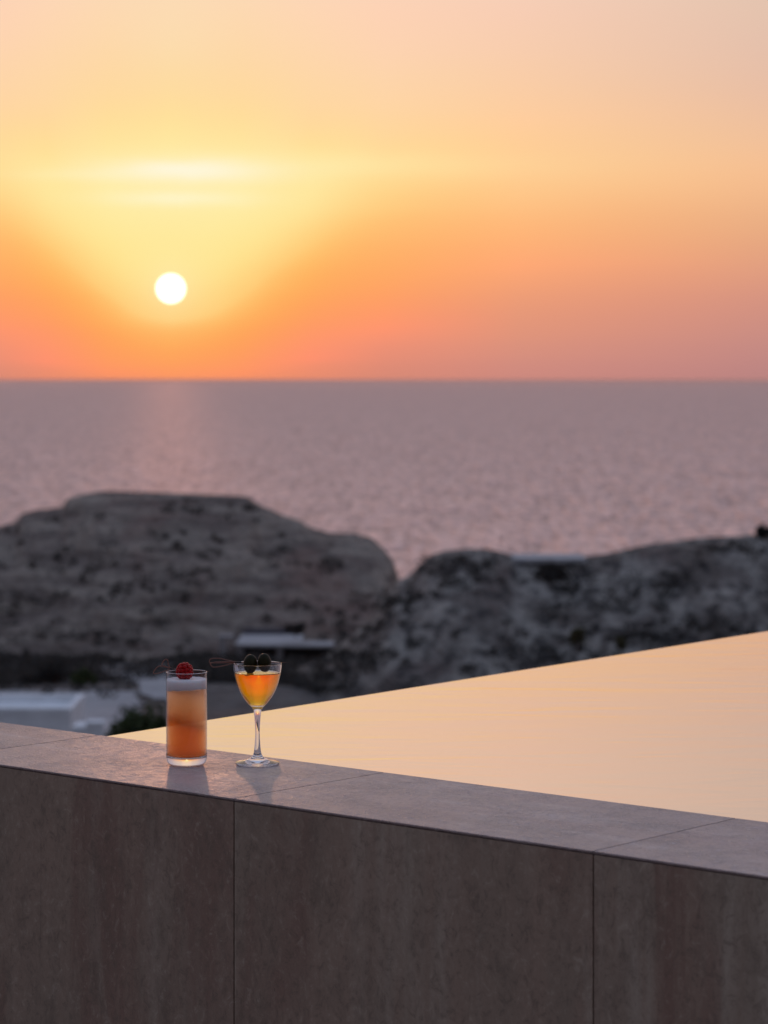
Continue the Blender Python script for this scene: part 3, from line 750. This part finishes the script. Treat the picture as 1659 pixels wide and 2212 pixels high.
# thin bright cirrus streaks above the sun and faint long bands
elu = T.math('MULTIPLY', el, F); azu = T.math('MULTIPLY', T.math('SUBTRACT', az, SUN_AZ), F)
wn = T.math('MULTIPLY', T.math('SUBTRACT', T.noise(T.coord((60, 60, 260), 'Generated'), 1, 4, .55, .2), .5), 16)
def gauss(cy, cx, sy, sx, amt):
    a_ = T.math('DIVIDE', T.math('SUBTRACT', T.math('ADD', elu, wn), cy), sy); b__ = T.math('DIVIDE', T.math('SUBTRACT', azu, cx), sx)
    q = T.math('ADD', T.math('MULTIPLY', a_, a_), T.math('MULTIPLY', b__, b__))
    return T.math('MULTIPLY', T.math('POWER', 2.718, T.math('MULTIPLY', q, -1)), amt)
for (cy, cx, sy, sx, amt, c) in ((425, 40, 85, 250, .40, (255, 240, 182)), (462, 260, 26, 400, .4, (255, 240, 178)), (437, -130, 12, 170, .42, (255, 244, 196)), (448, 45, 24, 175, .85, (255, 246, 214)), (452, 20, 14, 100, .6, (255, 248, 224)), (390, 15, 15, 140, .8, (255, 246, 204))):
    cur = T.mix(gauss(cy, cx, sy, sx, amt), cur, lin(c))
# sun disc with a close halo
sd = Vector((math.sin(SUN_AZ)*math.cos(SUN_EL), math.cos(SUN_AZ)*math.cos(SUN_EL), math.sin(SUN_EL)))
dx_ = azu; dy_ = T.math('SUBTRACT', elu, SUN_EL*F)
rad = T.math('SQRT', T.math('ADD', T.math('MULTIPLY', dx_, dx_), T.math('MULTIPLY', dy_, dy_)))
halo = T.math('MULTIPLY', T.math('POWER', 2.718, T.math('MULTIPLY', T.math('DIVIDE', rad, 44), -1)), .35)
cur = T.mix(halo, cur, lin((255, 246, 205)))
disc = T.mapr(rad, 28, 32, 1, 0)
cur = T.mix(disc, cur, (2.6, 2.4, 2.0))
bg = T.n('ShaderNodeBackground'); T.l(cur, bg.inputs[0]); bg.inputs[1].default_value = 1.0
T.l(bg.outputs[0], T.out.inputs['Surface'])
w.cycles.sampling_method = 'MANUAL'; w.cycles.sample_map_resolution = 2048

ld = bpy.data.lights.new('sun', 'SUN'); ld.energy = .13; ld.angle = R(.6); ld.color = (1, .44, .25)
lo = bpy.data.objects.new('sun', ld); C.objects.link(lo)
lo.rotation_euler = sd.to_track_quat('Z', 'Y').to_euler(); lo.location = sd*50

# ------------------------------------------------------------------ the evening air
T = NT('haze_air')
pv = T.n('ShaderNodeVolumePrincipled'); pv.inputs['Color'].default_value = (.80, .58, .54, 1); pv.inputs['Density'].default_value = 1.7e-5; pv.inputs['Anisotropy'].default_value = .6
bm = bmesh.new(); box(bm, -130000, 130000, -130000, 130000, SEA-1, 4)
tag(obj('haze', bm, T.done(None, pv.outputs[0])), 'thin warm evening haze over the sea', 'haze', kind='stuff')

# ------------------------------------------------------------------ camera
cd = bpy.data.cameras.new('camera'); cam = bpy.data.objects.new('camera', cd); C.objects.link(cam); S.camera = cam
cam.location = (0, 0, EYE); cam.rotation_euler = (R(90), 0, 0)
cd.sensor_fit = 'HORIZONTAL'; cd.sensor_width = 24; cd.lens = F/1659*24
cd.shift_y = (HV-1106)/1659
cd.clip_start = .1; cd.clip_end = 1e6
cd.dof.use_dof = True; cd.dof.focus_distance = 3.88; cd.dof.aperture_fstop = 6.8
S.view_settings.view_transform = 'Standard'; S.view_settings.look = 'None'; S.view_settings.exposure = 0; S.view_settings.gamma = 1
S.render.engine = 'CYCLES'
cy = S.cycles
cy.use_denoising = True; cy.max_bounces = 16; cy.transmission_bounces = 14; cy.glossy_bounces = 6; cy.diffuse_bounces = 4; cy.volume_bounces = 8; cy.volume_step_rate = 1; cy.transparent_max_bounces = 8
cy.caustics_refractive = True; cy.caustics_reflective = True; cy.blur_glossy = .3
cy.sample_clamp_indirect = 6
